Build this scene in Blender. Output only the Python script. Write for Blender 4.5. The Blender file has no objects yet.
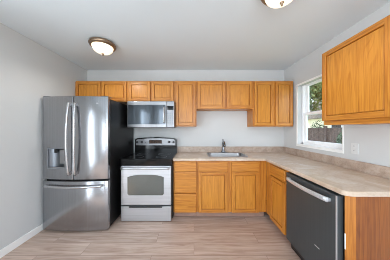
import bpy, bmesh, math, random
from mathutils import Vector, Matrix, noise

C = bpy.context.scene.collection
scene = bpy.context.scene
PI = math.pi

# ------------------------------------------------------------------ camera
cam_d = bpy.data.cameras.new('camera')
cam_d.sensor_width = 36.0
cam_d.lens = 13.85
cam_d.shift_x = 0.0026
cam_d.shift_y = -0.0026
cam_d.clip_start = 0.02
cam = bpy.data.objects.new('camera', cam_d)
C.objects.link(cam)
cam.location = (0, 0, 1.35)
cam.rotation_euler = (PI / 2, 0, 0)
scene.camera = cam

# ------------------------------------------------------------------ world, sun, added area lights, exposure
world = bpy.data.worlds.new('sky')
scene.world = world
world.use_nodes = True
wn = world.node_tree.nodes
wl = world.node_tree.links
wn.clear()
w_out = wn.new('ShaderNodeOutputWorld')
w_bg = wn.new('ShaderNodeBackground')
w_tc = wn.new('ShaderNodeTexCoord')
w_sep = wn.new('ShaderNodeSeparateXYZ')
w_ramp = wn.new('ShaderNodeValToRGB')
w_ramp.color_ramp.elements[0].position = 0.0
w_ramp.color_ramp.elements[0].color = (0.85, 0.90, 0.95, 1)
w_ramp.color_ramp.elements[1].position = 0.7
w_ramp.color_ramp.elements[1].color = (0.45, 0.65, 0.95, 1)
wl.new(w_tc.outputs['Generated'], w_sep.inputs[0])
wl.new(w_sep.outputs['Z'], w_ramp.inputs[0])
wl.new(w_ramp.outputs[0], w_bg.inputs['Color'])
w_bg.inputs['Strength'].default_value = 4.6
wl.new(w_bg.outputs[0], w_out.inputs['Surface'])

sun_d = bpy.data.lights.new('sun', 'SUN')
sun_d.energy = 6.0
sun_d.angle = 0.01
sun_d.color = (1.0, 0.95, 0.86)
sun = bpy.data.objects.new('sun', sun_d)
C.objects.link(sun)
sun.rotation_euler = Vector((0.35, 0.30, -0.9)).to_track_quat('-Z', 'Y').to_euler()


def area(name, loc, direction, sx, sy, energy, color):
    d = bpy.data.lights.new(name, 'AREA')
    d.shape = 'RECTANGLE'
    d.size, d.size_y = sx, sy
    d.energy = energy
    d.color = color
    o = bpy.data.objects.new(name, d)
    C.objects.link(o)
    o.location = loc
    o.rotation_euler = Vector(direction).to_track_quat('-Z', 'Y').to_euler()
    return o


# area lights added at unseen openings to brighten the room and its reflections
area('added_rear_light', (-0.15, -2.58, 1.40), (0, 1, 0), 3.2, 1.9, 66, (0.78, 0.91, 1.0))
area('added_door_light', (-2.24, 0.38, 1.08), (1, 0, 0), 0.48, 2.1, 26, (0.78, 0.91, 1.0))
area('added_left_light', (-2.24, -1.55, 1.15), (1, 0, 0), 1.20, 1.9, 48, (0.78, 0.91, 1.0))

vs = scene.view_settings
vs.view_transform = 'Standard'
vs.look = 'None'
vs.gamma = 1.0
vs.use_curve_mapping = False
vs.exposure = -0.20
scene.cycles.use_denoising = True
scene.cycles.filter_width = 0.9
scene.cycles.max_bounces = 10
scene.cycles.diffuse_bounces = 7


# ------------------------------------------------------------------ materials
def lin(r, g, b):
    f = lambda v: ((v / 255) / 12.92) if v / 255 <= 0.04045 else (((v / 255) + 0.055) / 1.055) ** 2.4
    return (f(r), f(g), f(b), 1)


class NT:
    def __init__(s, name):
        s.m = bpy.data.materials.new(name)
        s.m.use_nodes = True
        s.t = s.m.node_tree
        s.b = s.t.nodes['Principled BSDF']

    def n(s, kind, **kw):
        x = s.t.nodes.new(kind)
        for k, v in kw.items():
            setattr(x, k, v)
        return x

    def l(s, a, b):
        s.t.links.new(a, b)

    def coords(s, scale, rand=True):
        tc = s.n('ShaderNodeTexCoord')
        mp = s.n('ShaderNodeMapping')
        mp.inputs['Scale'].default_value = scale
        if rand:
            oi = s.n('ShaderNodeObjectInfo')
            mul = s.n('ShaderNodeMath', operation='MULTIPLY')
            mul.inputs[1].default_value = 23.0
            s.l(oi.outputs['Random'], mul.inputs[0])
            add = s.n('ShaderNodeVectorMath', operation='ADD')
            s.l(tc.outputs['Object'], add.inputs[0])
            s.l(mul.outputs[0], add.inputs[1])
            s.l(add.outputs[0], mp.inputs['Vector'])
        else:
            s.l(tc.outputs['Object'], mp.inputs['Vector'])
        return mp.outputs[0]

    def noise(s, vec, scale, detail=3, rough=0.5, dist=0.0):
        x = s.n('ShaderNodeTexNoise')
        x.inputs['Scale'].default_value = scale
        x.inputs['Detail'].default_value = detail
        x.inputs['Roughness'].default_value = rough
        x.inputs['Distortion'].default_value = dist
        s.l(vec, x.inputs['Vector'])
        return x.outputs['Fac']

    def ramp(s, fac, stops):
        r = s.n('ShaderNodeValToRGB')
        e = r.color_ramp.elements
        while len(e) < len(stops):
            e.new(0.5)
        for el, (p, c) in zip(e, stops):
            el.position = p
            el.color = c
        s.l(fac, r.inputs[0])
        return r.outputs[0]

    def mix(s, a, b, fac, mode='MIX'):
        x = s.n('ShaderNodeMix', data_type='RGBA', blend_type=mode)
        for sock, v in ((x.inputs[0], fac), (x.inputs[6], a), (x.inputs[7], b)):
            if hasattr(v, 'is_output'):
                s.l(v, sock)
            else:
                sock.default_value = v
        return x.outputs[2]

    def bump(s, height, strength, dist=0.002):
        x = s.n('ShaderNodeBump')
        x.inputs['Strength'].default_value = strength
        x.inputs['Distance'].default_value = dist
        s.l(height, x.inputs['Height'])
        s.l(x.outputs[0], s.b.inputs['Normal'])

    def set(s, **kw):
        names = {'color': 'Base Color', 'rough': 'Roughness', 'metal': 'Metallic', 'coat': 'Coat Weight', 'spec': 'Specular IOR Level',
                 'aniso': 'Anisotropic', 'arot': 'Anisotropic Rotation', 'coat_rough': 'Coat Roughness', 'trans': 'Transmission Weight'}
        for k, v in kw.items():
            sock = s.b.inputs[names[k]]
            if hasattr(v, 'is_output'):
                s.l(v, sock)
            else:
                sock.default_value = v
        return s.m


def plain(name, rgb, rough=0.5, metal=0.0, spec=0.5, var=0.03):
    t = NT(name)
    c = lin(*rgb)
    f = t.noise(t.coords((1, 1, 1)), 9, 4)
    lo = tuple(v * (1 - var) for v in c[:3]) + (1,)
    hi = tuple(min(1, v * (1 + var)) for v in c[:3]) + (1,)
    return t.set(color=t.ramp(f, [(0.3, lo), (0.7, hi)]), rough=rough, metal=metal, spec=spec)


def oak(name, axis, light=(204, 137, 54), dark=(174, 104, 34)):
    t = NT(name)
    sc = {'z': (30, 30, 1.5), 'x': (1.5, 30, 30), 'y': (30, 1.5, 30)}[axis]
    fine = {'z': (130, 130, 5), 'x': (5, 130, 130), 'y': (130, 5, 130)}[axis]
    broad = {'z': (6.5, 6.5, 0.6), 'x': (0.6, 6.5, 6.5), 'y': (6.5, 0.6, 6.5)}[axis]
    grain = t.noise(t.coords(sc), 1.6, 5, 0.6, 0.6)
    base = t.ramp(grain, [(0.30, lin(*dark)), (0.62, lin(*light))])
    # cathedral figure: contour rings of a slow noise field
    slow = t.noise(t.coords(broad), 1.3, 1.5, 0.4, 0.3)
    k = t.n('ShaderNodeMath', operation='MULTIPLY')
    k.inputs[1].default_value = 70.0
    t.l(slow, k.inputs[0])
    sn = t.n('ShaderNodeMath', operation='SINE')
    t.l(k.outputs[0], sn.inputs[0])
    ring = t.ramp(sn.outputs[0], [(0.55, (1, 1, 1, 1)), (1.0, (0.86, 0.78, 0.68, 1))])
    col = t.mix(base, ring, 0.75, 'MULTIPLY')
    pores = t.ramp(t.noise(t.coords(fine), 1.0, 2), [(0.30, (0.78, 0.70, 0.60, 1)), (0.48, (1, 1, 1, 1))])
    col = t.mix(col, pores, 0.6, 'MULTIPLY')
    t.bump(grain, 0.08, 0.001)
    return t.set(color=col, rough=0.36, spec=0.45, coat=0.15, coat_rough=0.25)


def steel(name, rgb, rough=0.3, aniso=0.6, streak='z', metal=1.0, var=0.08):
    t = NT(name)
    sc = {'z': (160, 160, 1.2), 'x': (1.2, 160, 160)}[streak]
    f = t.noise(t.coords(sc), 1.0, 3)
    c = lin(*rgb)
    col = t.ramp(f, [(0.3, tuple(v * (1 - var) for v in c[:3]) + (1,)), (0.7, tuple(min(1, v * (1 + var)) for v in c[:3]) + (1,))])
    return t.set(color=col, rough=rough, metal=metal, aniso=aniso, arot=0.25)


M = {}
M['oak_z'] = oak('honey_oak_upright_grain', 'z')
M['oak_x'] = oak('honey_oak_level_grain', 'x')
M['oak_panel'] = oak('honey_oak_door_panel', 'z', (208, 141, 54), (184, 115, 38))
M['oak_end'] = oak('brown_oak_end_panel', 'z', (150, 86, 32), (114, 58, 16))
M['oak_stile'] = oak('amber_oak_stile', 'z', (184, 116, 44), (150, 86, 26))
M['steel'] = steel('brushed_stainless', (150, 150, 152), 0.30, 0.7)
M['steel_fridge'] = steel('fridge_stainless', (164, 165, 168), 0.19, 0.75, metal=0.94)
M['steel_bright'] = steel('polished_handle_steel', (190, 190, 192), 0.22, 0.2, metal=0.85)
M['steel_range'] = steel('range_stainless', (196, 197, 200), 0.36, 0.5, 'x', metal=0.9)
M['steel_dark'] = steel('black_stainless', (70, 76, 79), 0.36, 0.5, metal=0.3)
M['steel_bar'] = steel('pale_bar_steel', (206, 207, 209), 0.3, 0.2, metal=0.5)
M['steel_panel'] = steel('control_panel_steel', (134, 134, 136), 0.36, 0.4, 'x')
M['steel_dispenser'] = steel('dispenser_steel', (118, 122, 128), 0.3, 0.2)
M['steel_sink'] = steel('sink_stainless', (158, 157, 158), 0.34, 0.2)
M['chrome'] = plain('smoked_chrome', (146, 148, 152), 0.12, 1.0)
M['bronze'] = plain('brushed_bronze', (150, 128, 108), 0.32, 1.0, var=0.12)
M['black_side'] = plain('black_enamel', (26, 25, 25), 0.32, 0.0, 0.5)
M['black_gloss'] = plain('black_glass', (7, 7, 8), 0.08, 0.0, 0.3)
M['oven_glass'] = plain('mirrored_oven_glass', (116, 120, 117), 0.14, 0.75)
M['micro_glass'] = plain('mirrored_microwave_glass', (82, 88, 94), 0.08, 0.7)
M['black_matte'] = plain('black_plastic', (22, 22, 23), 0.5)
M['grey_plastic'] = plain('grey_plastic', (120, 124, 130), 0.4)
M['white_plastic'] = plain('white_plastic', (236, 236, 234), 0.35)
M['outlet'] = plain('outlet_plastic', (218, 218, 217), 0.35)
M['vinyl'] = plain('white_vinyl', (249, 250, 251), 0.35)
M['trim'] = plain('white_trim_paint', (246, 246, 244), 0.4)
M['toe'] = plain('toe_kick_board', (158, 126, 110), 0.6, var=0.1)
M['knob'] = plain('dark_knob', (38, 38, 40), 0.3)
M['mark'] = plain('pale_badge', (215, 216, 220), 0.3, 0.6)


def wall_mat(name, rgb, bump=0.06):
    t = NT(name)
    c = lin(*rgb)
    v = t.coords((1, 1, 1), False)
    f = t.noise(v, 2.0, 4)
    t.bump(t.noise(v, 140, 3), bump, 0.001)
    return t.set(color=t.ramp(f, [(0.3, tuple(x * 0.985 for x in c[:3]) + (1,)), (0.7, c)]), rough=0.75, spec=0.25)


M['wall'] = wall_mat('wall_paint', (207, 208, 208))
M['ceiling'] = wall_mat('ceiling_paint', (224, 233, 238), 0.12)


def floor_mat():
    t = NT('oak_vinyl_planks')
    v = t.coords((1, 1, 1), False)
    br = t.n('ShaderNodeTexBrick')
    br.offset = 0.37
    br.offset_frequency = 2
    br.inputs['Scale'].default_value = 1.0
    br.inputs['Brick Width'].default_value = 1.22
    br.inputs['Row Height'].default_value = 0.178
    br.inputs['Mortar Size'].default_value = 0.0014
    br.inputs['Mortar Smooth'].default_value = 0.2
    br.inputs['Bias'].default_value = 0.0
    br.inputs['Color1'].default_value = (0, 0, 0, 1)
    br.inputs['Color2'].default_value = (1, 1, 1, 1)
    br.inputs['Mortar'].default_value = (0.5, 0.5, 0.5, 1)
    t.l(v, br.inputs['Vector'])
    # grain shifted per plank
    sh = t.n('ShaderNodeVectorMath', operation='MULTIPLY_ADD')
    t.l(br.outputs['Color'], sh.inputs[0])
    sh.inputs[1].default_value = (7.0, 3.0, 5.0)
    t.l(v, sh.inputs[2])
    mp = t.n('ShaderNodeMapping')
    mp.inputs['Scale'].default_value = (1.4, 17, 1)
    t.l(sh.outputs[0], mp.inputs[0])
    g = t.noise(mp.outputs[0], 1.5, 6, 0.6, 0.7)
    col = t.ramp(g, [(0.28, lin(166, 139, 124)), (0.5, lin(195, 171, 156)), (0.72, lin(214, 194, 181))])
    tone = t.ramp(br.outputs['Color'], [(0.0, (0.84, 0.82, 0.80, 1)), (1.0, (1.04, 1.03, 1.03, 1))])
    col = t.mix(col, tone, 1.0, 'MULTIPLY')
    mp2 = t.n('ShaderNodeMapping')
    mp2.inputs['Scale'].default_value = (6, 160, 1)
    t.l(sh.outputs[0], mp2.inputs[0])
    pores = t.ramp(t.noise(mp2.outputs[0], 1.0, 2), [(0.32, (0.86, 0.83, 0.8, 1)), (0.5, (1, 1, 1, 1))])
    col = t.mix(col, pores, 0.6, 'MULTIPLY')
    col = t.mix(col, lin(120, 95, 82), br.outputs['Fac'])
    t.bump(g, 0.05, 0.001)
    return t.set(color=col, rough=0.42, spec=0.4)


M['floor'] = floor_mat()


def laminate():
    t = NT('beige_stone_laminate')
    v = t.coords((1, 1, 1), False)
    a = t.noise(v, 5, 5, 0.6, 0.8)
    b = t.noise(v, 45, 4, 0.6)
    col = t.ramp(a, [(0.3, lin(190, 169, 149)), (0.52, lin(202, 183, 164)), (0.72, lin(214, 200, 186))])
    sp = t.ramp(b, [(0.32, (0.90, 0.87, 0.84, 1)), (0.5, (1, 1, 1, 1)), (0.7, (1.05, 1.05, 1.06, 1))])
    return t.set(color=t.mix(col, sp, 0.8, 'MULTIPLY'), rough=0.2, spec=0.6)


M['laminate'] = laminate()


def splash():
    t = NT('backsplash_laminate')
    v = t.coords((1, 1, 1), False)
    a = t.noise(v, 9, 5, 0.6, 0.8)
    b = t.noise(v, 55, 4, 0.6)
    col = t.ramp(a, [(0.3, lin(164, 143, 128)), (0.52, lin(184, 164, 149)), (0.72, lin(196, 181, 169))])
    sp = t.ramp(b, [(0.32, (0.80, 0.76, 0.73, 1)), (0.5, (1, 1, 1, 1))])
    return t.set(color=t.mix(col, sp, 0.8, 'MULTIPLY'), rough=0.35, spec=0.45)


M['splash'] = splash()


def lamp_glass():
    t = NT('lit_alabaster_glass')
    f = t.noise(t.coords((1, 1, 1)), 9, 3, 0.5, 1.0)
    col = t.ramp(f, [(0.35, (1.0, 0.80, 0.50, 1)), (0.6, (1.0, 0.90, 0.70, 1))])
    t.b.inputs['Base Color'].default_value = (0.9, 0.85, 0.75, 1)
    t.l(col, t.b.inputs['Emission Color'])
    t.b.inputs['Emission Strength'].default_value = 1.35
    return t.set(rough=0.4)


M['lamp_glass'] = lamp_glass()


def glass_pane():
    t = NT('window_glass')
    tr = t.n('ShaderNodeBsdfTransparent')
    tr.inputs[0].default_value = (0.96, 0.98, 0.97, 1)
    gl = t.n('ShaderNodeBsdfGlossy')
    gl.inputs['Roughness'].default_value = 0.02
    mx = t.n('ShaderNodeMixShader')
    mx.inputs[0].default_value = 0.05
    t.l(tr.outputs[0], mx.inputs[1])
    t.l(gl.outputs[0], mx.inputs[2])
    t.l(mx.outputs[0], t.t.nodes['Material Output'].inputs['Surface'])
    return t.m


M['glass'] = glass_pane()


def display_mat(name, rgb, strength):
    t = NT(name)
    f = t.noise(t.coords((1, 1, 1)), 60, 1)
    c = lin(*rgb)
    t.l(t.ramp(f, [(0.45, (0, 0, 0, 1)), (0.55, c)]), t.b.inputs['Emission Color'])
    t.b.inputs['Emission Strength'].default_value = strength
    return t.set(color=(0.012, 0.011, 0.010, 1), rough=0.3, spec=0.15)


M['display'] = display_mat('clock_display', (120, 84, 52), 0.35)


def mottled(name, a, b, scale, rough=0.8):
    t = NT(name)
    f = t.noise(t.coords((1, 1, 1)), scale, 4)
    return t.set(color=t.ramp(f, [(0.35, lin(*a)), (0.65, lin(*b))]), rough=rough, spec=0.2)


M['leaf_a'] = mottled('olive_leaves', (70, 82, 50), (128, 138, 92), 1.6)
M['leaf_b'] = mottled('deep_green_leaves', (44, 62, 48), (88, 106, 78), 1.6)
M['leaf_c'] = mottled('pale_leaves', (150, 160, 140), (215, 220, 210), 5)
M['bark'] = mottled('bark', (84, 70, 58), (120, 104, 90), 14)
M['fence'] = mottled('weathered_brown_boards', (62, 49, 44), (90, 72, 66), 7)
M['grass'] = mottled('lawn', (92, 112, 60), (128, 140, 84), 3)
M['siding'] = mottled('cream_siding', (232, 220, 190), (246, 238, 214), 2)
M['roofing'] = mottled('grey_shingles', (110, 100, 96), (140, 130, 124), 9)


# ------------------------------------------------------------------ mesh helpers
class MB:
    def __init__(s):
        s.bm = bmesh.new()

    def box(s, x0, x1, y0, y1, z0, z1, bevel=0.0, mi=0, seg=2):
        b = bmesh.new()
        v = [b.verts.new((x, y, z)) for z in (z0, z1) for y in (y0, y1) for x in (x0, x1)]
        for f in ((0, 2, 3, 1), (4, 5, 7, 6), (0, 1, 5, 4), (2, 6, 7, 3), (0, 4, 6, 2), (1, 3, 7, 5)):
            b.faces.new([v[i] for i in f])
        if bevel > 0:
            bmesh.ops.bevel(b, geom=list(b.edges), offset=bevel, segments=seg, profile=0.5, affect='EDGES')
        s.join(b, mi)
        return s

    def join(s, b, mi=0, mat=None):
        if mat is not None:
            bmesh.ops.transform(b, matrix=mat, verts=list(b.verts))
        bmesh.ops.recalc_face_normals(b, faces=list(b.faces))
        mp = {v: s.bm.verts.new(v.co) for v in b.verts}
        for f in b.faces:
            try:
                g = s.bm.faces.new([mp[v] for v in f.verts])
                g.material_index = mi if mi is not None else f.material_index
                g.smooth = f.smooth
            except ValueError:
                pass
        b.free()
        return s

    def prism(s, pts, z0, z1, mi=0):
        b = bmesh.new()
        lo = [b.verts.new((x, y, z0)) for x, y in pts]
        hi = [b.verts.new((x, y, z1)) for x, y in pts]
        n = len(pts)
        b.faces.new(lo[::-1])
        b.faces.new(hi)
        for i in range(n):
            b.faces.new((lo[i], lo[(i + 1) % n], hi[(i + 1) % n], hi[i]))
        return s.join(b, mi)

    def lathe(s, prof, origin=(0, 0, 0), n=32, mi=0, axis='z', smooth=True):
        b = bmesh.new()
        rings = []
        for r, z in prof:
            if r < 1e-6:
                rings.append([b.verts.new((0, 0, z))])
            else:
                rings.append([b.verts.new((r * math.cos(2 * PI * i / n), r * math.sin(2 * PI * i / n), z)) for i in range(n)])
        for a, c in zip(rings, rings[1:]):
            for i in range(n):
                j = (i + 1) % n
                if len(a) == 1 and len(c) == 1:
                    continue
                if len(a) == 1:
                    f = b.faces.new((a[0], c[j], c[i]))
                elif len(c) == 1:
                    f = b.faces.new((a[i], a[j], c[0]))
                else:
                    f = b.faces.new((a[i], a[j], c[j], c[i]))
                f.smooth = smooth
        R = {'z': Matrix(), 'y': Matrix.Rotation(PI / 2, 4, 'X'), 'x': Matrix.Rotation(PI / 2, 4, 'Y')}[axis]
        return s.join(b, mi, Matrix.Translation(origin) @ R)

    def tube(s, pts, r, n=12, mi=0, flat=1.0, up=None):
        """round bar along pts; r may be a list; flat squeezes the section along 'up'"""
        b = bmesh.new()
        P = [Vector(p) for p in pts]
        rad = r if isinstance(r, (list, tuple)) else [r] * len(P)
        rings = []
        ref = Vector(up) if up else Vector((0.13, 0.97, 0.21))
        for i, p in enumerate(P):
            d = (P[min(i + 1, len(P) - 1)] - P[max(i - 1, 0)]).normalized()
            u = (ref - d * ref.dot(d))
            if u.length < 1e-4:
                u = Vector((1, 0, 0)) - d * d.x
            u.normalize()
            w = d.cross(u)
            rings.append([b.verts.new(p + u * math.cos(2 * PI * k / n) * rad[i] * flat + w * math.sin(2 * PI * k / n) * rad[i]) for k in range(n)])
        for a, c in zip(rings, rings[1:]):
            for k in range(n):
                f = b.faces.new((a[k], a[(k + 1) % n], c[(k + 1) % n], c[k]))
                f.smooth = True
        b.faces.new(rings[0][::-1])
        b.faces.new(rings[-1])
        return s.join(b, mi)


def world_loc(o):
    v = Vector((0, 0, 0))
    while o is not None:
        v += o.location
        o = o.parent
    return v


def obj(name, mb, mats, parent=None, bevel=0.0):
    """link the collected shapes as one mesh object; shapes are given in the frame of the root thing"""
    me = bpy.data.meshes.new(name)
    mb.bm.to_mesh(me)
    mb.bm.free()
    for m in (mats if isinstance(mats, (list, tuple)) else [mats]):
        me.materials.append(M[m])
    o = bpy.data.objects.new(name, me)
    C.objects.link(o)
    if parent is not None:
        o.parent = parent
    if bevel:
        md = o.modifiers.new('edge', 'BEVEL')
        md.width = bevel
        md.segments = 2
        md.limit_method = 'ANGLE'
        md.angle_limit = 0.6
    return o


def tag(o, label, cat, group=None):
    o['label'] = label
    o['category'] = cat
    if group:
        o['group'] = group
    return o


def thing(name, label, cat, loc=(0, 0, 0), rz=0.0, group=None):
    o = bpy.data.objects.new(name, None)
    o.empty_display_size = 0.05
    C.objects.link(o)
    o.location = loc
    o.rotation_euler = (0, 0, rz)
    return tag(o, label, cat, group)


def struct(name, mb, mats, parent=None, bevel=0.0):
    o = obj(name, mb, mats, parent, bevel)
    if parent is None:
        o['kind'] = 'structure'
    return o


# ------------------------------------------------------------------ room shell
XL, XR, YB, YR, ZC = -2.03, 1.71, 2.85, -2.40, 2.465
T = 0.14
# window opening in the right wall
WY0, WY1, WZ0, WZ1 = 1.725, 2.47, 1.10, 2.055
# unseen door opening added in the left wall for the fridge's bright streak
DY0, DY1, DZ1 = 0.10, 0.66, 2.15
EY0, EY1, EZ0, EZ1 = -2.20, -0.90, 0.20, 2.15      # unseen opening added behind the camera for the microwave's reflection

struct('floor', MB().box(XL - T, XR + T, YR - T, YB + T, -0.06, 0), 'floor')
struct('ceiling', MB().box(XL - T, XR + T, YR - T, YB + T, ZC, ZC + 0.12), 'ceiling')
struct('wall_back', MB().box(XL - T, XR + T, YB, YB + T, 0, ZC), 'wall')
m = MB()
m.box(XL - T, XL, DY1, YB, 0, ZC).box(XL - T, XL, EY1, DY0, 0, ZC).box(XL - T, XL, YR - T, EY0, 0, ZC).box(XL - T, XL, EY0, EY1, 0, EZ0).box(XL - T, XL, EY0, EY1, EZ1, ZC).box(XL - T, XL, DY0, DY1, DZ1, ZC)
struct('wall_left', m, 'wall')
m = MB()
m.box(XR, XR + T, WY1, YB, 0, ZC).box(XR, XR + T, YR - T, WY0, 0, ZC)
m.box(XR, XR + T, WY0, WY1, 0, WZ0).box(XR, XR + T, WY0, WY1, WZ1, ZC)
struct('wall_right', m, 'wall')
m = MB()
m.box(XL, -1.75, YR - T, YR, 0, ZC).box(1.45, XR, YR - T, YR, 0, ZC)
m.box(-1.75, 1.45, YR - T, YR, 0, 0.45).box(-1.75, 1.45, YR - T, YR, 2.35, ZC)
struct('wall_rear', m, 'wall')
m = MB()
for x in (-1.75, -0.70, 0.36, 1.40):
    m.box(x, x + 0.05, YR - 0.09, YR - 0.03, 0.45, 2.35, 0.004)
m.box(-1.75, 1.45, YR - 0.09, YR - 0.03, 0.45, 0.50, 0.004).box(-1.75, 1.45, YR - 0.09, YR - 0.03, 2.30, 2.35, 0.004)
struct('added_rear_window', m, 'vinyl')  # frame of the unseen rear opening, added to let light in
m = MB()
m.box(XL - 0.10, XL - 0.05, DY0, DY0 + 0.04, 0, DZ1, 0.003).box(XL - 0.10, XL - 0.05, DY1 - 0.04, DY1, 0, DZ1, 0.003)
m.box(XL - 0.10, XL - 0.05, DY0, DY1, 0, 0.10, 0.003).box(XL - 0.10, XL - 0.05, DY0, DY1, DZ1 - 0.05, DZ1, 0.003)
struct('added_left_door', m, 'vinyl')  # frame of the unseen left opening, added to reflect in the fridge
m = MB()
for y in (EY0, (EY0 + EY1) / 2 - 0.025, EY1 - 0.05):
    m.box(XL - 0.10, XL - 0.05, y, y + 0.05, EZ0, EZ1, 0.003)
m.box(XL - 0.10, XL - 0.05, EY0, EY1, EZ0, EZ0 + 0.05, 0.003).box(XL - 0.10, XL - 0.05, EY0, EY1, EZ1 - 0.05, EZ1, 0.003)
struct('added_left_window', m, 'vinyl')  # frame of another unseen opening, added to reflect in the microwave


def skirting(name, x0, x1, y0, y1):
    mm = MB().box(x0, x1, y0, y1, 0, 0.085, 0.004)
    return struct(name, mm, 'trim')


skirting('baseboard_left', XL, XL + 0.014, DY1 + 0.02, YB)
skirting('baseboard_rear', XL, XR, YR, YR + 0.014)

# ---- window in the right wall
win = bpy.data.objects.new('window_1', None)
C.objects.link(win)
win['kind'] = 'structure'
win.location = (0, 0, 0)
gx = XR + 0.07
m = MB()
f = 0.035
m.box(gx - 0.005, gx + 0.065, WY0, WY0 + f, WZ0, WZ1, 0.003).box(gx - 0.005, gx + 0.065, WY1 - f, WY1, WZ0, WZ1, 0.003)
m.box(gx - 0.005, gx + 0.065, WY0, WY1, WZ0, WZ0 + f, 0.003).box(gx - 0.005, gx + 0.065, WY0, WY1, WZ1 - 0.008, WZ1, 0.003)
struct('window_frame', m, 'vinyl', win)


def sash(name, x0, x1, y0, y1, z0, z1, w, wb, wt):
    mm = MB()
    mm.box(x0, x1, y0, y0 + w, z0, z1, 0.003).box(x0, x1, y1 - w, y1, z0, z1, 0.003)
    mm.box(x0, x1, y0 + w, y1 - w, z0, z0 + wb, 0.003).box(x0, x1, y0 + w, y1 - w, z1 - wt, z1, 0.003)
    s = struct(name, mm, 'vinyl', win)
    xm = (x0 + x1) / 2
    struct('window_pane', MB().box(xm - 0.002, xm + 0.002, y0 + w, y1 - w, z0 + wb, z1 - wt), 'glass', s)


sash('upper_sash', gx + 0.034, gx + 0.060, WY0 + f, WY1 - f, 1.565, WZ1 - 0.008, 0.045, 0.04, 0.016)
sash('lower_sash', gx + 0.002, gx + 0.030, WY0 + f, WY1 - f, WZ0 + f, 1.612, 0.045, 0.035, 0.045)
struct('window_sill', MB().box(XR - 0.014, gx - 0.006, WY0 + 0.001, WY1 - 0.001, WZ0 + 0.0005, WZ0 + 0.010, 0.003), 'trim', win)
m = MB()
m.box(XR - 0.006, XR, WY1, WY1 + 0.03, WZ0 - 0.03, WZ1 + 0.03, 0.002)
m.box(XR - 0.006, XR, WY0 - 0.016, WY0, WZ0 - 0.03, WZ1 + 0.03, 0.002)
m.box(XR - 0.006, XR, WY0, WY1, WZ1, WZ1 + 0.03, 0.002)
m.box(XR - 0.006, XR, WY0, WY1, WZ0 - 0.03, WZ0 - 0.0005, 0.002)
struct('window_trim', m, 'trim', win)


# ------------------------------------------------------------------ cabinets (local frame: x width, y depth, front at y=0)
def cab_door(parent, x0, x1, z0, z1, th=0.026, stile=0.046):
    y0, y1 = -th, -0.0005
    mm = MB()
    bv = 0.003
    mm.box(x0, x0 + stile, y0, y1, z0, z1, bv, 0).box(x1 - stile, x1, y0, y1, z0, z1, bv, 0)
    mm.box(x0 + stile, x1 - stile, y0 + 0.0005, y1, z0, z0 + stile, bv, 1).box(x0 + stile, x1 - stile, y0 + 0.0005, y1, z1 - stile, z1, bv, 1)
    d = obj('door', mm, ['oak_z', 'oak_x'], parent)
    # flat recessed panel with a stepped edge moulding
    p = MB()
    a, b, c, e = x0 + stile - 0.001, x1 - stile + 0.001, z0 + stile - 0.001, z1 - stile + 0.001
    g = 0.010
    p.box(a, b, y1 - 0.003, y1 - 0.0005, c, e)
    p.box(a + g, b - g, y0 + 0.008, y1 - 0.003, c + g, e - g, 0.002)
    obj('door_panel', p, 'oak_panel', d)
    return d


def drawer_front(parent, x0, x1, z0, z1, name='drawer_front'):
    mm = MB().box(x0, x1, -0.026, -0.0005, z0, z1, 0.006, 0, 3)
    return obj(name, mm, 'oak_x', parent)


def cabinet(name, label, cat, loc, rz, w, depth, h, cols, toe=0.0, open_top=False, group=None, ff=0.019, left_end='oak_z'):
    """cols: list of (x0, x1, [(kind, z0, z1), ...]) in local metres; z measured from the base"""
    r = thing(name, label, cat, loc, rz, group)
    zt = toe
    k = 0.016
    m = MB()
    m.box(0.0008, k, ff, depth, zt, h).box(w - k, w - 0.0008, ff, depth, zt, h)
    m.box(k, w - k, ff, depth, zt, zt + k)
    m.box(k, w - k, depth - 0.006, depth, zt + k, h)
    if not open_top:
        m.box(k, w - k, ff, depth - 0.006, h - k, h)
    obj('carcass', m, 'oak_z', r)
    # face frame: full height stiles between the columns, rails above, between and below the fronts
    m = MB()
    xs = [0.0008]
    for a, b, _ in cols:
        xs += [a + 0.010, b - 0.010]
    xs.append(w - 0.0008)
    for i in range(0, len(xs), 2):
        m.box(xs[i], xs[i + 1], 0, ff, zt, h, 0.0008, 0, 1)
    for a, b, fr in cols:
        zs = [zt]
        for _, z0, z1 in sorted(fr, key=lambda q: q[1]):
            zs += [z0 + 0.010, z1 - 0.010]
        zs.append(h)
        for i in range(0, len(zs), 2):
            m.box(a + 0.010, b - 0.010, 0.0004, ff, zs[i], zs[i + 1], 0.0, 1)
    obj('face_frame', m, ['oak_z', 'oak_x'], r)
    for a, b, fr in cols:
        for kind, z0, z1 in fr:
            if kind == 'door':
                cab_door(r, a, b, z0, z1)
            elif kind == 'drawer':
                drawer_front(r, a, b, z0, z1)
            else:
                drawer_front(r, a, b, z0, z1, 'false_drawer_front')
    if toe:
        obj('toe_kick', MB().box(0.0008, w - 0.0008, 0.075, 0.09, 0, toe - 0.0005), 'toe', r)
    return r


ZU = 2.171
UF = 2.570      # face frame plane of the wall cabinets on the back wall
UD = YB - UF - 0.001
GW = 'oak wall cabinets'


def upper(label, x0, x1, zb, doors):
    w, h = x1 - x0, ZU - zb
    cols = [(a - x0, b - x0, [('door', 0.016, h - 0.022)]) for a, b in doors]
    return cabinet('wall_cabinet', label, 'cabinet', (x0, UF, zb), 0, w, UD, h, cols, group=GW)


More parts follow.
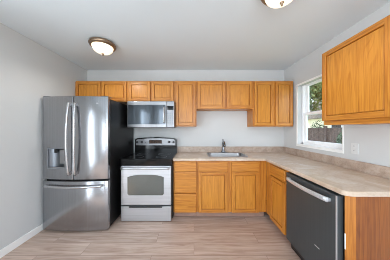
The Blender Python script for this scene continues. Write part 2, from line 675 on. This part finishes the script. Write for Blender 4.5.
upper('short two-door oak wall cabinet above the refrigerator, at the left wall', -2.028, -1.131, 1.812, [(-2.012, -1.588), (-1.572, -1.147)])
upper('short two-door oak wall cabinet directly above the microwave', -1.131, -0.330, 1.812, [(-1.116, -0.745), (-0.722, -0.352)])
upper('tall narrow one-door oak wall cabinet just right of the microwave', -0.330, 0.044, 1.3925, [(-0.310, 0.026)])
upper('two-door oak wall cabinet raised high above the sink and faucet', 0.044, 1.009, 1.690, [(0.064, 0.530), (0.560, 0.992)])
upper('tall two-door oak wall cabinet in the corner left of the window', 1.009, 1.697, 1.3925, [(1.028, 1.352), (1.386, 1.680)])
cabinet('wall_cabinet', 'large oak wall cabinet on the right wall hiding part of the window', 'cabinet', (1.408, 1.628, 1.3925), -PI / 2,
        0.633, XR - 1.408 - 0.001, ZU - 1.3925, [(0.006, 0.583, [('door', 0.044, ZU - 1.3925 - 0.012)])], group=GW)

# ---- base cabinets
BF = 2.254
BD = YB - BF - 0.001
BH = 0.875
GB = 'oak base cabinets'
cabinet('base_cabinet', 'narrow oak base cabinet with three stacked drawers beside the range', 'cabinet', (-0.307, BF, 0), 0, 0.357, BD, BH,
        [(0.019, 0.341, [('drawer', 0.106, 0.386), ('drawer', 0.407, 0.708), ('drawer', 0.724, 0.857)])], toe=0.1, group=GB)
cabinet('base_cabinet', 'wide oak base cabinet with two doors under the sink', 'cabinet', (0.050, BF, 0), 0, 1.034, BD, BH,
        [(0.017, 0.454, [('door', 0.106, 0.706), ('false', 0.726, 0.857)]), (0.513, 0.916, [('door', 0.106, 0.706), ('false', 0.726, 0.857)])],
        toe=0.1, open_top=True, group=GB)
cabinet('base_cabinet', 'oak base cabinet with one drawer and door between corner and dishwasher', 'cabinet', (1.085, BF - 0.002, 0), -PI / 2,
        BF - 0.002 - 1.722, XR - 1.085 - 0.001, BH, [(0.150, 0.494, [('door', 0.106, 0.706), ('drawer', 0.726, 0.857)])], toe=0.1, group=GB)

# ---- end panel that closes the right run
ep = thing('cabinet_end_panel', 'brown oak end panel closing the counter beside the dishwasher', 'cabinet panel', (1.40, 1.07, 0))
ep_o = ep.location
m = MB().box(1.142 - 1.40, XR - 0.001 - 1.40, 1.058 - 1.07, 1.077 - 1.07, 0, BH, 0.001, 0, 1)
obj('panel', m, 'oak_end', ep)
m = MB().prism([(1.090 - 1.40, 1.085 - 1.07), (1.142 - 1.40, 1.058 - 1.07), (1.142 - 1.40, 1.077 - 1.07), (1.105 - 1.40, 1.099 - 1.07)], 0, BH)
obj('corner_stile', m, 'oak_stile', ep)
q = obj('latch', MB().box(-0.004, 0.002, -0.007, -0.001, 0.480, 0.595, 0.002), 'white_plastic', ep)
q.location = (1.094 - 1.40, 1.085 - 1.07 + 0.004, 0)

# ------------------------------------------------------------------ countertop
cx0, cxe = -0.312, 1.053
cyf = 2.21
sx0, sx1, sy0, sy1 = 0.250, 0.840, 2.375, 2.730
b = bmesh.new()
cells = []
xs = [cx0, sx0, sx1, cxe, XR - 0.002]
ys = [cyf, sy0, sy1, YB - 0.002]
for i in range(4):
    for j in range(3):
        if i == 1 and j == 1:
            continue
        cells.append([(xs[i], ys[j]), (xs[i + 1], ys[j]), (xs[i + 1], ys[j + 1]), (xs[i], ys[j + 1])])
ye = 1.038
cells.append([(cxe, 1.072), (cxe + 0.022, 1.052), (1.118, ye), (XR - 0.002, ye), (XR - 0.002, cyf), (cxe, cyf)])
vm = {}


def cv(p):
    if p not in vm:
        vm[p] = b.verts.new((p[0], p[1], 0.876))
    return vm[p]


fs = [b.faces.new([cv(p) for p in c]) for c in cells]
r = bmesh.ops.extrude_face_region(b, geom=fs)
bmesh.ops.translate(b, vec=(0, 0, 0.038), verts=[v for v in r['geom'] if isinstance(v, bmesh.types.BMVert)])
ct = thing('countertop', 'L-shaped beige laminate countertop with low backsplash', 'countertop', (0, 0, 0))
obj('worktop', MB().join(b), 'laminate', ct, bevel=0.009)
m = MB().box(cx0, XR - 0.002, YB - 0.020, YB - 0.001, 0.9145, 1.018, 0.003)
m.box(XR - 0.020, XR - 0.001, ye + 0.001, YB - 0.021, 0.9145, 1.018, 0.003)
obj('backsplash', m, 'splash', ct)

# ------------------------------------------------------------------ sink and faucet
SX, SY = 0.545, 2.5525
sk = thing('kitchen_sink', 'single-bowl stainless steel sink set into the beige countertop', 'sink', (SX, SY, 0.914))


def rrect(hx, hy, rad, z, n=6):
    out = []
    for cx, cy, a0 in ((hx - rad, hy - rad, 0), (-hx + rad, hy - rad, PI / 2), (-hx + rad, -hy + rad, PI), (hx - rad, -hy + rad, 1.5 * PI)):
        for i in range(n + 1):
            a = a0 + PI / 2 * i / n
            out.append((cx + rad * math.cos(a), cy + rad * math.sin(a), z))
    return out


def loft(loops, cap=True, mi=0):
    b = bmesh.new()
    R = [[b.verts.new(p) for p in L] for L in loops]
    n = len(R[0])
    for a, c in zip(R, R[1:]):
        for i in range(n):
            b.faces.new((a[i], a[(i + 1) % n], c[(i + 1) % n], c[i])).smooth = True
    if cap:
        b.faces.new(R[-1])
    return b


m = MB()
m.join(loft([rrect(0.320, 0.197, 0.045, 0.0005), rrect(0.319, 0.196, 0.045, 0.006), rrect(0.308, 0.186, 0.04, 0.007), rrect(0.285, 0.165, 0.05, 0.004)], cap=False))
obj('rim', m, 'steel_sink', sk)
m = MB()
m.join(loft([rrect(0.285, 0.165, 0.05, 0.004), rrect(0.281, 0.161, 0.05, -0.012), rrect(0.268, 0.150, 0.05, -0.150), rrect(0.240, 0.125, 0.05, -0.172)]))
bowl = obj('bowl', m, 'steel_sink', sk)
m = MB().lathe([(0.0, -0.1690), (0.03, -0.1690), (0.034, -0.1665), (0.042, -0.1665), (0.044, -0.171)], n=24)
obj('drain', m, 'chrome', bowl)

fc = thing('kitchen_faucet', 'dark chrome single-lever faucet standing behind the sink', 'faucet', (0.540, 2.775, 0.9145))
obj('base_plate', MB().box(-0.075, 0.075, -0.022, 0.022, 0, 0.010, 0.0045, 0, 3), 'chrome', fc)
m = MB().lathe([(0, 0.010), (0.040, 0.010), (0.034, 0.025), (0.022, 0.06), (0.017, 0.14), (0.021, 0.15), (0.021, 0.185), (0.014, 0.196), (0, 0.197)], n=24)
obj('body', m, 'chrome', fc)
pts = [(0, -0.005 - 0.15 * t, 0.165 + 0.055 * math.sin(PI * min(1, t * 1.05)) - 0.03 * t) for t in [i / 10 for i in range(11)]]
m = MB().tube(pts, [0.014] * 8 + [0.016, 0.017, 0.017], 14)
obj('spout', m, 'chrome', fc)
m = MB().tube([(0, 0.004, 0.192), (0.0, 0.012, 0.215), (0, 0.03, 0.245)], [0.010, 0.009, 0.011], 12)
obj('lever', m, 'chrome', fc)

# ------------------------------------------------------------------ refrigerator
FX0, FX1, FY = -1.998, -1.132, 1.945
FXC, FHW, SAG = (FX0 + FX1) / 2, (FX1 - FX0) / 2, 0.034
fr = thing('refrigerator', 'stainless steel french door refrigerator with bottom freezer drawer', 'refrigerator', (FXC, 2.40, 0))
oy = -2.40
m = MB().box(-FHW + 0.004, FHW - 0.002, FY + 0.085 + oy, 2.815 + oy, 0.03, 1.755, 0.006)
obj('body', m, 'black_side', fr)


def curved_door(x0, x1, z0, z1, hole=None, mi_rest=0):
    """door with a bowed front; x relative to the fridge centre; hole = (xa, xb, za, zb) opening of the dispenser"""
    n = 16
    xs = [x0 + (x1 - x0) * i / n for i in range(n + 1)]
    zs = [z0, z1]
    if hole:
        xs = sorted([x for x in xs if abs(x - hole[0]) > 0.012 and abs(x - hole[1]) > 0.012] + [hole[0], hole[1]])
        zs = [z0, hole[2], hole[3], z1]
    fy = lambda x: FY + oy + SAG * (x / FHW) ** 2
    yb = FY + oy + 0.078
    b = bmesh.new()
    F = {(i, j): b.verts.new((x, fy(x), z)) for i, x in enumerate(xs) for j, z in enumerate(zs)}
    B = {(i, j): b.verts.new((x, yb, z)) for i, x in enumerate(xs) for j, z in enumerate(zs)}
    I, J = len(xs) - 1, len(zs) - 1
    for i in range(I):
        for j in range(J):
            inh = hole and xs[i] >= hole[0] - 1e-6 and xs[i + 1] <= hole[1] + 1e-6 and j == 1
            if not inh:
                b.faces.new((F[i, j], F[i + 1, j], F[i + 1, j + 1], F[i, j + 1])).smooth = True
            b.faces.new((B[i, j], B[i, j + 1], B[i + 1, j + 1], B[i + 1, j]))
        b.faces.new((F[i, 0], B[i, 0], B[i + 1, 0], F[i + 1, 0]))
        b.faces.new((F[i, J], F[i + 1, J], B[i + 1, J], B[i, J]))
    for j in range(J):
        b.faces.new((F[0, j], F[0, j + 1], B[0, j + 1], B[0, j]))
        b.faces.new((F[I, j], B[I, j], B[I, j + 1], F[I, j + 1]))
    return b, fy


SP = -1.568 - FXC
HOLE = (-1.900 - FXC, -1.682 - FXC, 0.842, 1.092)
bl, fyf = curved_door(-FHW, SP - 0.003, 0.690, 1.778, HOLE)
mm = MB()
mm.bm.free()
mm.bm = bl
dl = obj('door', mm, 'steel_fridge', fr, bevel=0.006)
b2, _ = curved_door(SP + 0.003, FHW, 0.690, 1.778)
mm = MB()
mm.bm.free()
mm.bm = b2
dr = obj('door', mm, 'steel_fridge', fr, bevel=0.006)
b3, _ = curved_door(-FHW, FHW, 0.022, 0.668)
mm = MB()
mm.bm.free()
mm.bm = b3
dz = obj('freezer_drawer', mm, 'steel_fridge', fr, bevel=0.006)

# dispenser: concave steel cavity, grey frame, control strip and paddle
hx0, hx1, hz0, hz1 = HOLE
yf = fyf((hx0 + hx1) / 2)
b = bmesh.new()
n = 10
cols = []
for i in range(n + 1):
    t = i / n
    x = hx0 + (hx1 - hx0) * t
    d = 0.060 * math.sin(PI * t) ** 0.6 if 0 < t < 1 else 0
    y = fyf(x) + d + 0.0008
    cols.append((b.verts.new((x, y, hz0)), b.verts.new((x, y, hz1))))
for a, c in zip(cols, cols[1:]):
    b.faces.new((a[0], c[0], c[1], a[1])).smooth = True
fl = [b.verts.new(v[0].co) for v in cols]
tp = [b.verts.new(v[1].co) for v in cols]
b.faces.new(fl)
b.faces.new(tp[::-1])
m = MB().join(b)
t_ = 0.006
for a, bb, c, d in ((hx0 - t_, hx0, hz0 - t_, hz1 + t_), (hx1, hx1 + t_, hz0 - t_, hz1 + t_), (hx0, hx1, hz0 - t_, hz0), (hx0, hx1, hz1, hz1 + t_)):
    m.box(a, bb, yf - 0.006, yf + 0.01, c, d, 0.002, 1)
m.box(hx1 - 0.072, hx1 - 0.008, yf + 0.004, yf + 0.010, hz0 + 0.055, hz1 - 0.012, 0.002, 2)
m.box(hx1 - 0.010, hx1 - 0.004, yf - 0.003, yf + 0.008, hz0 + 0.09, hz1 - 0.008, 0.001, 3)
m.box(hx0 + 0.006, hx1 - 0.006, yf - 0.002, yf + 0.04, hz0, hz0 + 0.012, 0.003, 2)
m.box((hx0 + hx1) / 2 - 0.055, (hx0 + hx1) / 2 - 0.02, yf + 0.025, yf + 0.04, hz1 - 0.06, hz1 - 0.002, 0.004, 3)
obj('dispenser', m, ['steel_dispenser', 'grey_plastic', 'steel_fridge', 'black_matte'], dl)
# door handles: bowed bars on two end posts
for sgn, dd in ((-1, dl), (1, dr)):
    hx = SP + sgn * 0.040
    m = MB()
    za, zb_ = 0.755, 1.690
    pts = []
    for i in range(21):
        t = i / 20
        bow = 0.034 + 0.030 * math.sin(PI * t) ** 0.8
        pts.append((hx + sgn * 0.010 * math.sin(PI * t), yf - 0.0 - bow, za + (zb_ - za) * t))
    m.tube(pts, 0.0165, 14, 0, 0.75, (0, 1, 0))
    for zz in (za + 0.022, zb_ - 0.022):
        m.box(hx - 0.012, hx + 0.012, yf - 0.042, yf + 0.012, zz - 0.02, zz + 0.02, 0.004)
    obj('handle', m, 'steel_bright', dd)
m = MB()
xa, xb = -0.375, 0.375
pts = []
for i in range(25):
    t = i / 24
    x = xa + (xb - xa) * t
    pts.append((x, FY + oy + SAG * (x / FHW) ** 2 - 0.036 - 0.012 * math.sin(PI * t), 0.612 - 0.006 * math.sin(PI * t)))
m.tube(pts, 0.0155, 14, 0, 0.8, (0, 1, 0))
for x in (xa + 0.02, xb - 0.02):
    y = FY + oy + SAG * (x / FHW) ** 2
    m.box(x - 0.02, x + 0.02, y - 0.042, y + 0.01, 0.600, 0.624, 0.004)
obj('handle', m, 'steel_bright', dz)
xm = 98.5
y = fyf(-1.262 - FXC)
obj('badge', MB().box(-1.282 - FXC, -1.252 - FXC, y - 0.002, y + 0.004, 1.684, 1.692, 0.001), 'mark', dr)
for x in (-FHW + 0.05, FHW - 0.05):
    obj('hinge_cover', MB().box(x - 0.04, x + 0.04, FY + oy + 0.03, FY + oy + 0.16, 1.7785, 1.786, 0.003), 'grey_plastic', fr)
obj('base_grille', MB().box(-FHW + 0.02, FHW - 0.02, FY + oy + 0.05, FY + oy + 0.084, 0.008, 0.043, 0.002), 'black_matte', fr)
for x in (-FHW + 0.06, FHW - 0.06):
    for yy in (FY + oy + 0.13, 2.72 + oy):
        obj('foot', MB().lathe([(0, 0), (0.022, 0), (0.022, 0.012), (0.012, 0.016), (0.012, 0.032), (0, 0.032)], (x, yy, 0), 16), 'black_matte', fr)

# ------------------------------------------------------------------ range
RX0, RX1 = -1.084, -0.314
RC = (RX0 + RX1) / 2
RH = (RX1 - RX0) / 2
RY = 2.168
rg = thing('electric_range', 'freestanding stainless and black electric range between refrigerator and drawers', 'range', (RC, 2.5, 0))
oy = -2.5
obj('body', MB().box(-RH + 0.002, RH - 0.002, RY + 0.046 + oy, 2.822 + oy, 0.03, 0.898, 0.003), 'black_side', rg)
m = MB().box(-RH, RH, RY + 0.004 + oy, 2.78 + oy, 0.8985, 0.917, 0.005, 0, 3)
ck = obj('cooktop', m, 'black_gloss', rg)
for x, y, rr in ((-0.19, 2.335, 0.105), (0.19, 2.335, 0.085), (-0.19, 2.60, 0.085), (0.19, 2.60, 0.105)):
    m = MB().lathe([(rr - 0.004, 0.9172), (rr - 0.004, 0.9178), (rr, 0.9178), (rr, 0.9172)], (x, y + oy, 0), 40)
    obj('burner_ring', m, 'grey_plastic', ck)
obj('front_trim', MB().box(-RH + 0.001, RH - 0.001, RY + 0.012 + oy, RY + 0.045 + oy, 0.816, 0.898, 0.004), 'black_gloss', rg)
m = MB().box(-RH + 0.026, RH - 0.018, RY + oy, RY + 0.045 + oy, 0.250, 0.812, 0.006, 0, 3)
od = obj('oven_door', m, 'steel_range', rg)
# window: rounded rectangle with an arched top
pts = []
wx, wz0, wz1 = 0.262, 0.392, 0.690
outline = [(-wx + 0.02, wz0), (wx - 0.02, wz0), (wx, wz0 + 0.02)]
for i in range(13):
    t = i / 12
    x = wx - 2 * wx * t
    outline.append((x, wz1 - 0.035 * (abs(x) / wx) ** 3))
outline.append((-wx, wz0 + 0.02))
b = bmesh.new()
A = [b.verts.new((x, RY - 0.003 + oy, z)) for x, z in outline]
B = [b.verts.new((x, RY + 0.004 + oy, z)) for x, z in outline]
b.faces.new(A)
b.faces.new(B[::-1])
for i in range(len(A)):
    j = (i + 1) % len(A)
    b.faces.new((A[i], B[i], B[j], A[j]))
m = MB().join(b, 0)
obj('oven_window', m, 'oven_glass', od)
m = MB()
hz = 0.788
pts = [(-0.345 + 0.69 * i / 16, RY - 0.040 - 0.010 * math.sin(PI * i / 16) + oy, hz) for i in range(17)]
m.tube(pts, 0.015, 14, 0, 0.9, (0, 1, 0))
for x in (-0.33, 0.33):
    m.box(x - 0.016, x + 0.016, RY - 0.045 + oy, RY + 0.003 + oy, hz - 0.014, hz + 0.014, 0.004)
obj('handle', m, 'steel_range', od)
b = bmesh.new()
m = MB().box(-RH + 0.024, RH - 0.016, RY + 0.004 + oy, RY + 0.045 + oy, 0.014, 0.228, 0.006, 0, 3)
sd = obj('storage_drawer', m, 'steel_range', rg)
m = MB().box(-0.24, 0.24, RY - 0.004 + oy, RY + 0.006 + oy, 0.212, 0.2285, 0.003, 0, 2)
obj('drawer_lip', m, 'black_matte', sd)
for x in (-RH + 0.05, RH - 0.05):
    for yy in (RY + 0.08, 2.76):
        obj('foot', MB().lathe([(0, 0), (0.02, 0), (0.02, 0.012), (0.011, 0.016), (0.011, 0.032), (0, 0.032)], (x, yy + oy, 0), 16), 'black_matte', rg)
# backguard with arched top, leaning slightly back
def arch(x):
    return 1.176 + 0.024 * (1 - (x / RH) ** 2)


def guard(y0, y1, zb, inset, mi=0, top=None, round_=0.02):
    xs = [-RH + inset + (2 * (RH - inset)) * i / 20 for i in range(21)]
    up = [(x, (top or arch)(x) - (round_ * max(0, (abs(x) - (RH - inset) + round_) / round_) ** 2 if round_ else 0)) for x in xs]
    poly = [(xs[0], zb), (xs[-1], zb)] + up[::-1]
    b = bmesh.new()
    A = [b.verts.new((x, y0, z)) for x, z in poly]
    B = [b.verts.new((x, y1, z)) for x, z in poly]
    b.faces.new(A)
    b.faces.new(B[::-1])
    for i in range(len(A)):
        j = (i + 1) % len(A)
        b.faces.new((A[i], B[i], B[j], A[j]))
    return b


m = MB().join(guard(2.750 + oy, 2.822 + oy, 0.9175, 0.0))
bg = obj('backguard', m, 'black_gloss', rg)
m = MB().join(guard(2.728 + oy, 2.7495 + oy, 1.054, 0.026, 0, lambda x: arch(x) - 0.020))
cp = obj('control_panel', m, 'steel_panel', rg)
dx0, dx1 = (149.2 - 194) / 55 - RC, (161.8 - 194) / 55 - RC
obj('clock_display', MB().box(dx0, dx1, 2.724 + oy, 2.730 + oy, 1.085, 1.150, 0.002), 'display', cp)
for px, rr in ((137.4, 0.021), (141.9, 0.021), (146.0, 0.009), (169.3, 0.021), (173.6, 0.021)):
    kx = (px - 194) / 55 - RC
    m = MB().lathe([(0, 0.0), (rr, 0.0), (rr * 0.9, 0.018), (rr * 0.8, 0.022), (0, 0.022)], (kx, 2.728 + oy, 1.112), 20, 0, 'y')
    if rr > 0.015:
        m.box(kx - 0.004, kx + 0.004, 2.700 + oy, 2.710 + oy, 1.112 - rr * 0.8, 1.112 + rr * 0.8, 0.0015)
    obj('knob' if rr > 0.015 else 'indicator', m, 'knob', cp)

# ------------------------------------------------------------------ microwave
MX0, MX1, MY, MZ0, MZ1 = -1.078, -0.318, 2.42, 1.373, 1.798
MC, MH = (MX0 + MX1) / 2, (MX1 - MX0) / 2
mw = thing('microwave', 'over-the-range stainless microwave with black window under the cabinets', 'microwave', (MC, 2.6, MZ0))
oy = -2.6
H = MZ1 - MZ0
obj('body', MB().box(-MH + 0.001, MH - 0.001, MY + 0.042 + oy, 2.846 + oy, 0.004, H, 0.003), 'black_side', mw)
xd = (166.3 - 194) / 62 - MC
m = MB().box(-MH, xd - 0.001, MY + oy, MY + 0.041 + oy, 0.0, H, 0.005, 0, 3)
md = obj('door', m, 'steel', mw)
m = MB().box(-MH + 0.016, xd - 0.012, MY - 0.002 + oy, MY + 0.004 + oy, 0.052, H - 0.056, 0.0015)
obj('door_window', m, 'micro_glass', md)
hx = xd - 0.032
m = MB()
pts = [(hx, MY - 0.028 - 0.012 * math.sin(PI * i / 14) + oy, 0.075 + (H - 0.165) * i / 14) for i in range(15)]
m.tube(pts, 0.012, 12, 0, 0.8, (0, 1, 0))
for zz in (0.088, H - 0.102):
    m.box(hx - 0.009, hx + 0.009, MY - 0.034 + oy, MY + 0.002 + oy, zz - 0.01, zz + 0.01, 0.003)
obj('handle', m, 'steel_bright', md)
m = MB().box(xd + 0.001, MH, MY + oy, MY + 0.041 + oy, 0.0, H, 0.005, 0, 3)
cp = obj('control_panel', m, 'steel_panel', mw)
obj('display', MB().box(xd + 0.016, MH - 0.012, MY - 0.002 + oy, MY + 0.004 + oy, H - 0.140, H - 0.075, 0.0015), 'black_gloss', cp)
for i in range(5):
    for j in range(3):
        x = xd + 0.028 + j * 0.034
        z = 0.075 + i * 0.038
        obj('button', MB().box(x - 0.011, x + 0.011, MY - 0.0015 + oy, MY + 0.003 + oy, z - 0.010, z + 0.010, 0.001), 'grey_plastic', cp)
obj('vent_grille', MB().box(-MH + 0.03, MH - 0.03, MY + 0.06 + oy, 2.80 + oy, -0.004, 0.0035, 0.001), 'black_matte', mw)

# ------------------------------------------------------------------ dishwasher (faces the left)
DWX = 1.053
dw = thing('dishwasher', 'dark stainless dishwasher with bar handle under the right counter', 'dishwasher', (DWX, 1.715, 0), -PI / 2)
W = 0.612
obj('body', MB().box(0.006, W - 0.006, 0.052, XR - DWX - 0.03, 0.02, 0.862, 0.003), 'black_side', dw)
m = MB().box(0.002, W - 0.002, 0.0, 0.050, 0.105, 0.858, 0.005, 0, 3)
dd = obj('door', m, 'steel_dark', dw)
obj('edge_highlight', MB().box(W - 0.012, W - 0.0015, -0.0012, 0.003, 0.108, 0.855, 0.0008), 'steel_bar', dd)  # pale strip standing in for the highlight along the door edge
m = MB()
pts = []
for i in range(21):
    t = i / 20
    pts.append((0.055 + 0.50 * t, -0.022 - 0.026 * math.sin(PI * t) ** 0.7, 0.803))
m.tube(pts, 0.0195, 14, 0, 0.65, (0, 1, 0))
for x in (0.066, 0.544):
    m.box(x - 0.016, x + 0.016, -0.028, 0.002, 0.790, 0.816, 0.004)
obj('handle', m, 'steel_bar', dd)
obj('badge', MB().box(0.405, 0.455, -0.0012, 0.002, 0.337, 0.345, 0.0005), 'mark', dd)
obj('toe_kick', MB().box(0.004, W - 0.004, 0.055, 0.07, 0.0, 0.100, 0.002), 'black_matte', dw)

# ------------------------------------------------------------------ outlet
ou = thing('wall_outlet', 'white electrical outlet on the right wall above the backsplash', 'outlet', (XR, 1.593, 1.085))
obj('cover_plate', MB().box(-0.006, -0.0003, -0.036, 0.036, 0, 0.116, 0.002), 'outlet', ou)
for z in (0.035, 0.082):
    rc = obj('receptacle', MB().box(-0.0085, -0.005, -0.017, 0.017, z - 0.014, z + 0.014, 0.002), 'outlet', ou)
    m = MB()
    for y in (-0.006, 0.006):
        m.box(-0.009, -0.0084, y - 0.001, y + 0.001, z - 0.003, z + 0.006)
    obj('slot', m, 'black_matte', rc)


# ------------------------------------------------------------------ ceiling lamps
def ceiling_lamp(label, x, y):
    t = thing('ceiling_light', label, 'ceiling light', (x, y, ZC), 0, 'flush mount ceiling lights')
    m = MB().lathe([(0, -0.0005), (0.125, -0.0005), (0.146, -0.006), (0.156, -0.018), (0.158, -0.032), (0.150, -0.046), (0.136, -0.054), (0.124, -0.054), (0.120, -0.040), (0, -0.036)], n=48)
    obj('rim', m, 'bronze', t)
    prof = []
    for i in range(13):
        a = PI / 2 * i / 12
        prof.append((0.123 * math.cos(a) ** 0.9, -0.048 - 0.088 * math.sin(a)))
    prof[-1] = (0, prof[-1][1])
    obj('glass_bowl', MB().lathe(prof, n=48), 'lamp_glass', t)
    m = MB().lathe([(0, -0.132), (0.014, -0.135), (0.017, -0.140), (0.011, -0.146), (0.008, -0.152), (0.010, -0.158), (0.005, -0.165), (0, -0.166)], n=20)
    obj('finial', m, 'bronze', t)
    d = bpy.data.lights.new('bulb_light', 'SPOT')
    d.energy = 15
    d.color = (1.0, 0.96, 0.90)
    d.spot_size = 2.95
    d.spot_blend = 0.5
    d.shadow_soft_size = 0.0
    o = bpy.data.objects.new('bulb_light', d)
    C.objects.link(o)
    o.parent = t
    o.location = (0, 0, -0.170)
    return t


ceiling_lamp('bronze-rimmed glass ceiling light above the refrigerator', -1.185, 1.95)
ceiling_lamp('glass ceiling light cut off by the top edge, nearest the camera', 0.68, 1.16)

# ------------------------------------------------------------------ outside the window
GZ = -0.45
struct('ground', MB().box(XR + T, 40, -15, 40, GZ - 0.2, GZ), 'grass')
fn = thing('board_fence', 'brown board fence seen through the lower window sash', 'fence', (6.6, 7.0, GZ))
random.seed(4)
m = MB()
y = -4.0
while y < 7.0:
    m.box(-0.012, 0.012, y, y + 0.135, 0.05, 1.86 + random.uniform(-0.012, 0.012), 0.003, 0, 1)
    y += 0.150
obj('boards', m, 'fence', fn)
obj('rail', MB().box(0.013, 0.06, -4, 7, 0.35, 0.44), 'fence', fn)
obj('rail', MB().box(0.013, 0.06, -4, 7, 1.50, 1.59), 'fence', fn)
for i in range(6):
    obj('post', MB().box(-0.11, -0.013, -3.6 + i * 2.0, -3.5 + i * 2.0, 0, 1.95, 0.006), 'fence', fn)

hs = thing('house', 'pale cream house beyond the fence outside the window', 'house', (15.2, 14.8, GZ))
obj('walls', MB().box(-2.5, 4, -3.2, 4, 0, 2.9), 'siding', hs)
m = MB()
b = bmesh.new()
vs_ = [b.verts.new(p) for p in ((-3, -3.6, 2.85), (4.5, -3.6, 2.85), (4.5, 4.4, 2.85), (-3, 4.4, 2.85), (-3, 0.4, 4.6), (4.5, 0.4, 4.6))]
for f_ in ((0, 1, 5, 4), (2, 3, 4, 5), (0, 4, 3), (1, 2, 5), (0, 3, 2, 1)):
    b.faces.new([vs_[i] for i in f_])
obj('roof', m.join(b), 'roofing', hs)
hw = obj('window', MB().box(-2.54, -2.49, -2.0, -0.9, 1.3, 2.4, 0.01), 'vinyl', hs)
obj('pane', MB().box(-2.555, -2.541, -1.9, -1.0, 1.4, 2.3), 'black_gloss', hw)
hw = obj('window', MB().box(-1.4, -0.3, -3.24, -3.19, 1.3, 2.4, 0.01), 'vinyl', hs)
obj('pane', MB().box(-1.3, -0.4, -3.255, -3.241, 1.4, 2.3), 'black_gloss', hw)


def leaves(mm, centre, rad, n, size, rnd):
    b = bmesh.new()
    c = Vector(centre)
    for _ in range(n):
        d = Vector((rnd.gauss(0, 1), rnd.gauss(0, 1), rnd.gauss(0, 1))).normalized()
        p = c + Vector((d.x * rad[0], d.y * rad[1], d.z * rad[2])) * (0.55 + 0.5 * rnd.random())
        s = size * (0.6 + 0.8 * rnd.random())
        q = Vector((rnd.gauss(0, 1), rnd.gauss(0, 1), rnd.gauss(0, 1) + 0.6)).normalized()
        u = q.orthogonal().normalized()
        w = q.cross(u)
        v = [b.verts.new(p + x) for x in (-u * s, w * s * 0.5 + q * s * 0.12, u * s, -w * s * 0.5 + q * s * 0.12)]
        b.faces.new(v)
    mm.join(b)


def tree(label, x, y, h, crown, seed, leaf, n=2600, size=0.13):
    rnd = random.Random(seed)
    t = thing('tree', label, 'tree', (x, y, GZ), 0, 'trees beyond the fence')
    m = MB()
    m.tube([(0, 0, 0), (0.05, 0.03, h * 0.25), (-0.04, 0.06, h * 0.5), (0, 0, h * 0.85)], [0.16, 0.13, 0.10, 0.03], 10)
    cents = []
    for i in range(9):
        a = 2 * PI * i / 9 + rnd.random()
        zz = h * (0.52 + 0.42 * rnd.random())
        rr = crown * (0.45 + 0.35 * rnd.random())
        c = (rr * math.cos(a), rr * math.sin(a), zz)
        cents.append(c)
        m.tube([(0, 0.03, zz * 0.7), (c[0] * 0.5, c[1] * 0.5, zz * 0.88), c], [0.06, 0.04, 0.015], 7)
    obj('trunk', m, 'bark', t)
    m = MB()
    cents.append((0, 0, h * 0.9))
    for c in cents:
        leaves(m, c, (crown * 0.5, crown * 0.5, h * 0.15), n // 10, size, rnd)
    obj('foliage', m, leaf, t)
    return t


tree('olive green tree beyond the fence, in the window top left', 9.2, 12.4, 8.0, 2.0, 1, 'leaf_a', 7000)
tree('dark tree standing behind the cream house', 19.0, 22.6, 10.5, 4.2, 3, 'leaf_b', 6000, 0.24)
for i, (x, y, h, s, leaf, lab) in enumerate(((5.95, 5.85, 1.75, 0.34, 'leaf_b', 'green shrub in front of the fence, right of the pale one'),
                                            (5.5, 6.75, 1.2, 0.36, 'leaf_c', 'low pale-leaved shrub in front of the brown fence'),
                                            (8.7, 10.5, 2.35, 0.55, 'leaf_b', 'dark shrub rising behind the fence before the cream house'))):
    rnd = random.Random(20 + i)
    t = thing('shrub', lab, 'shrub', (x, y, GZ), 0, 'shrubs along the fence')
    m = MB()
    for k in range(6):
        a = 2 * PI * k / 6
        m.tube([(0, 0, 0), (s * 0.4 * math.cos(a), s * 0.4 * math.sin(a), h * 0.5), (s * 0.7 * math.cos(a), s * 0.7 * math.sin(a), h * 0.85)], [0.02, 0.014, 0.006], 6)
    obj('stems', m, 'bark', t)
    m = MB()
    leaves(m, (0, 0, h * 0.55), (s, s, h * 0.45), 900, 0.055, rnd)
    obj('foliage', m, leaf, t)
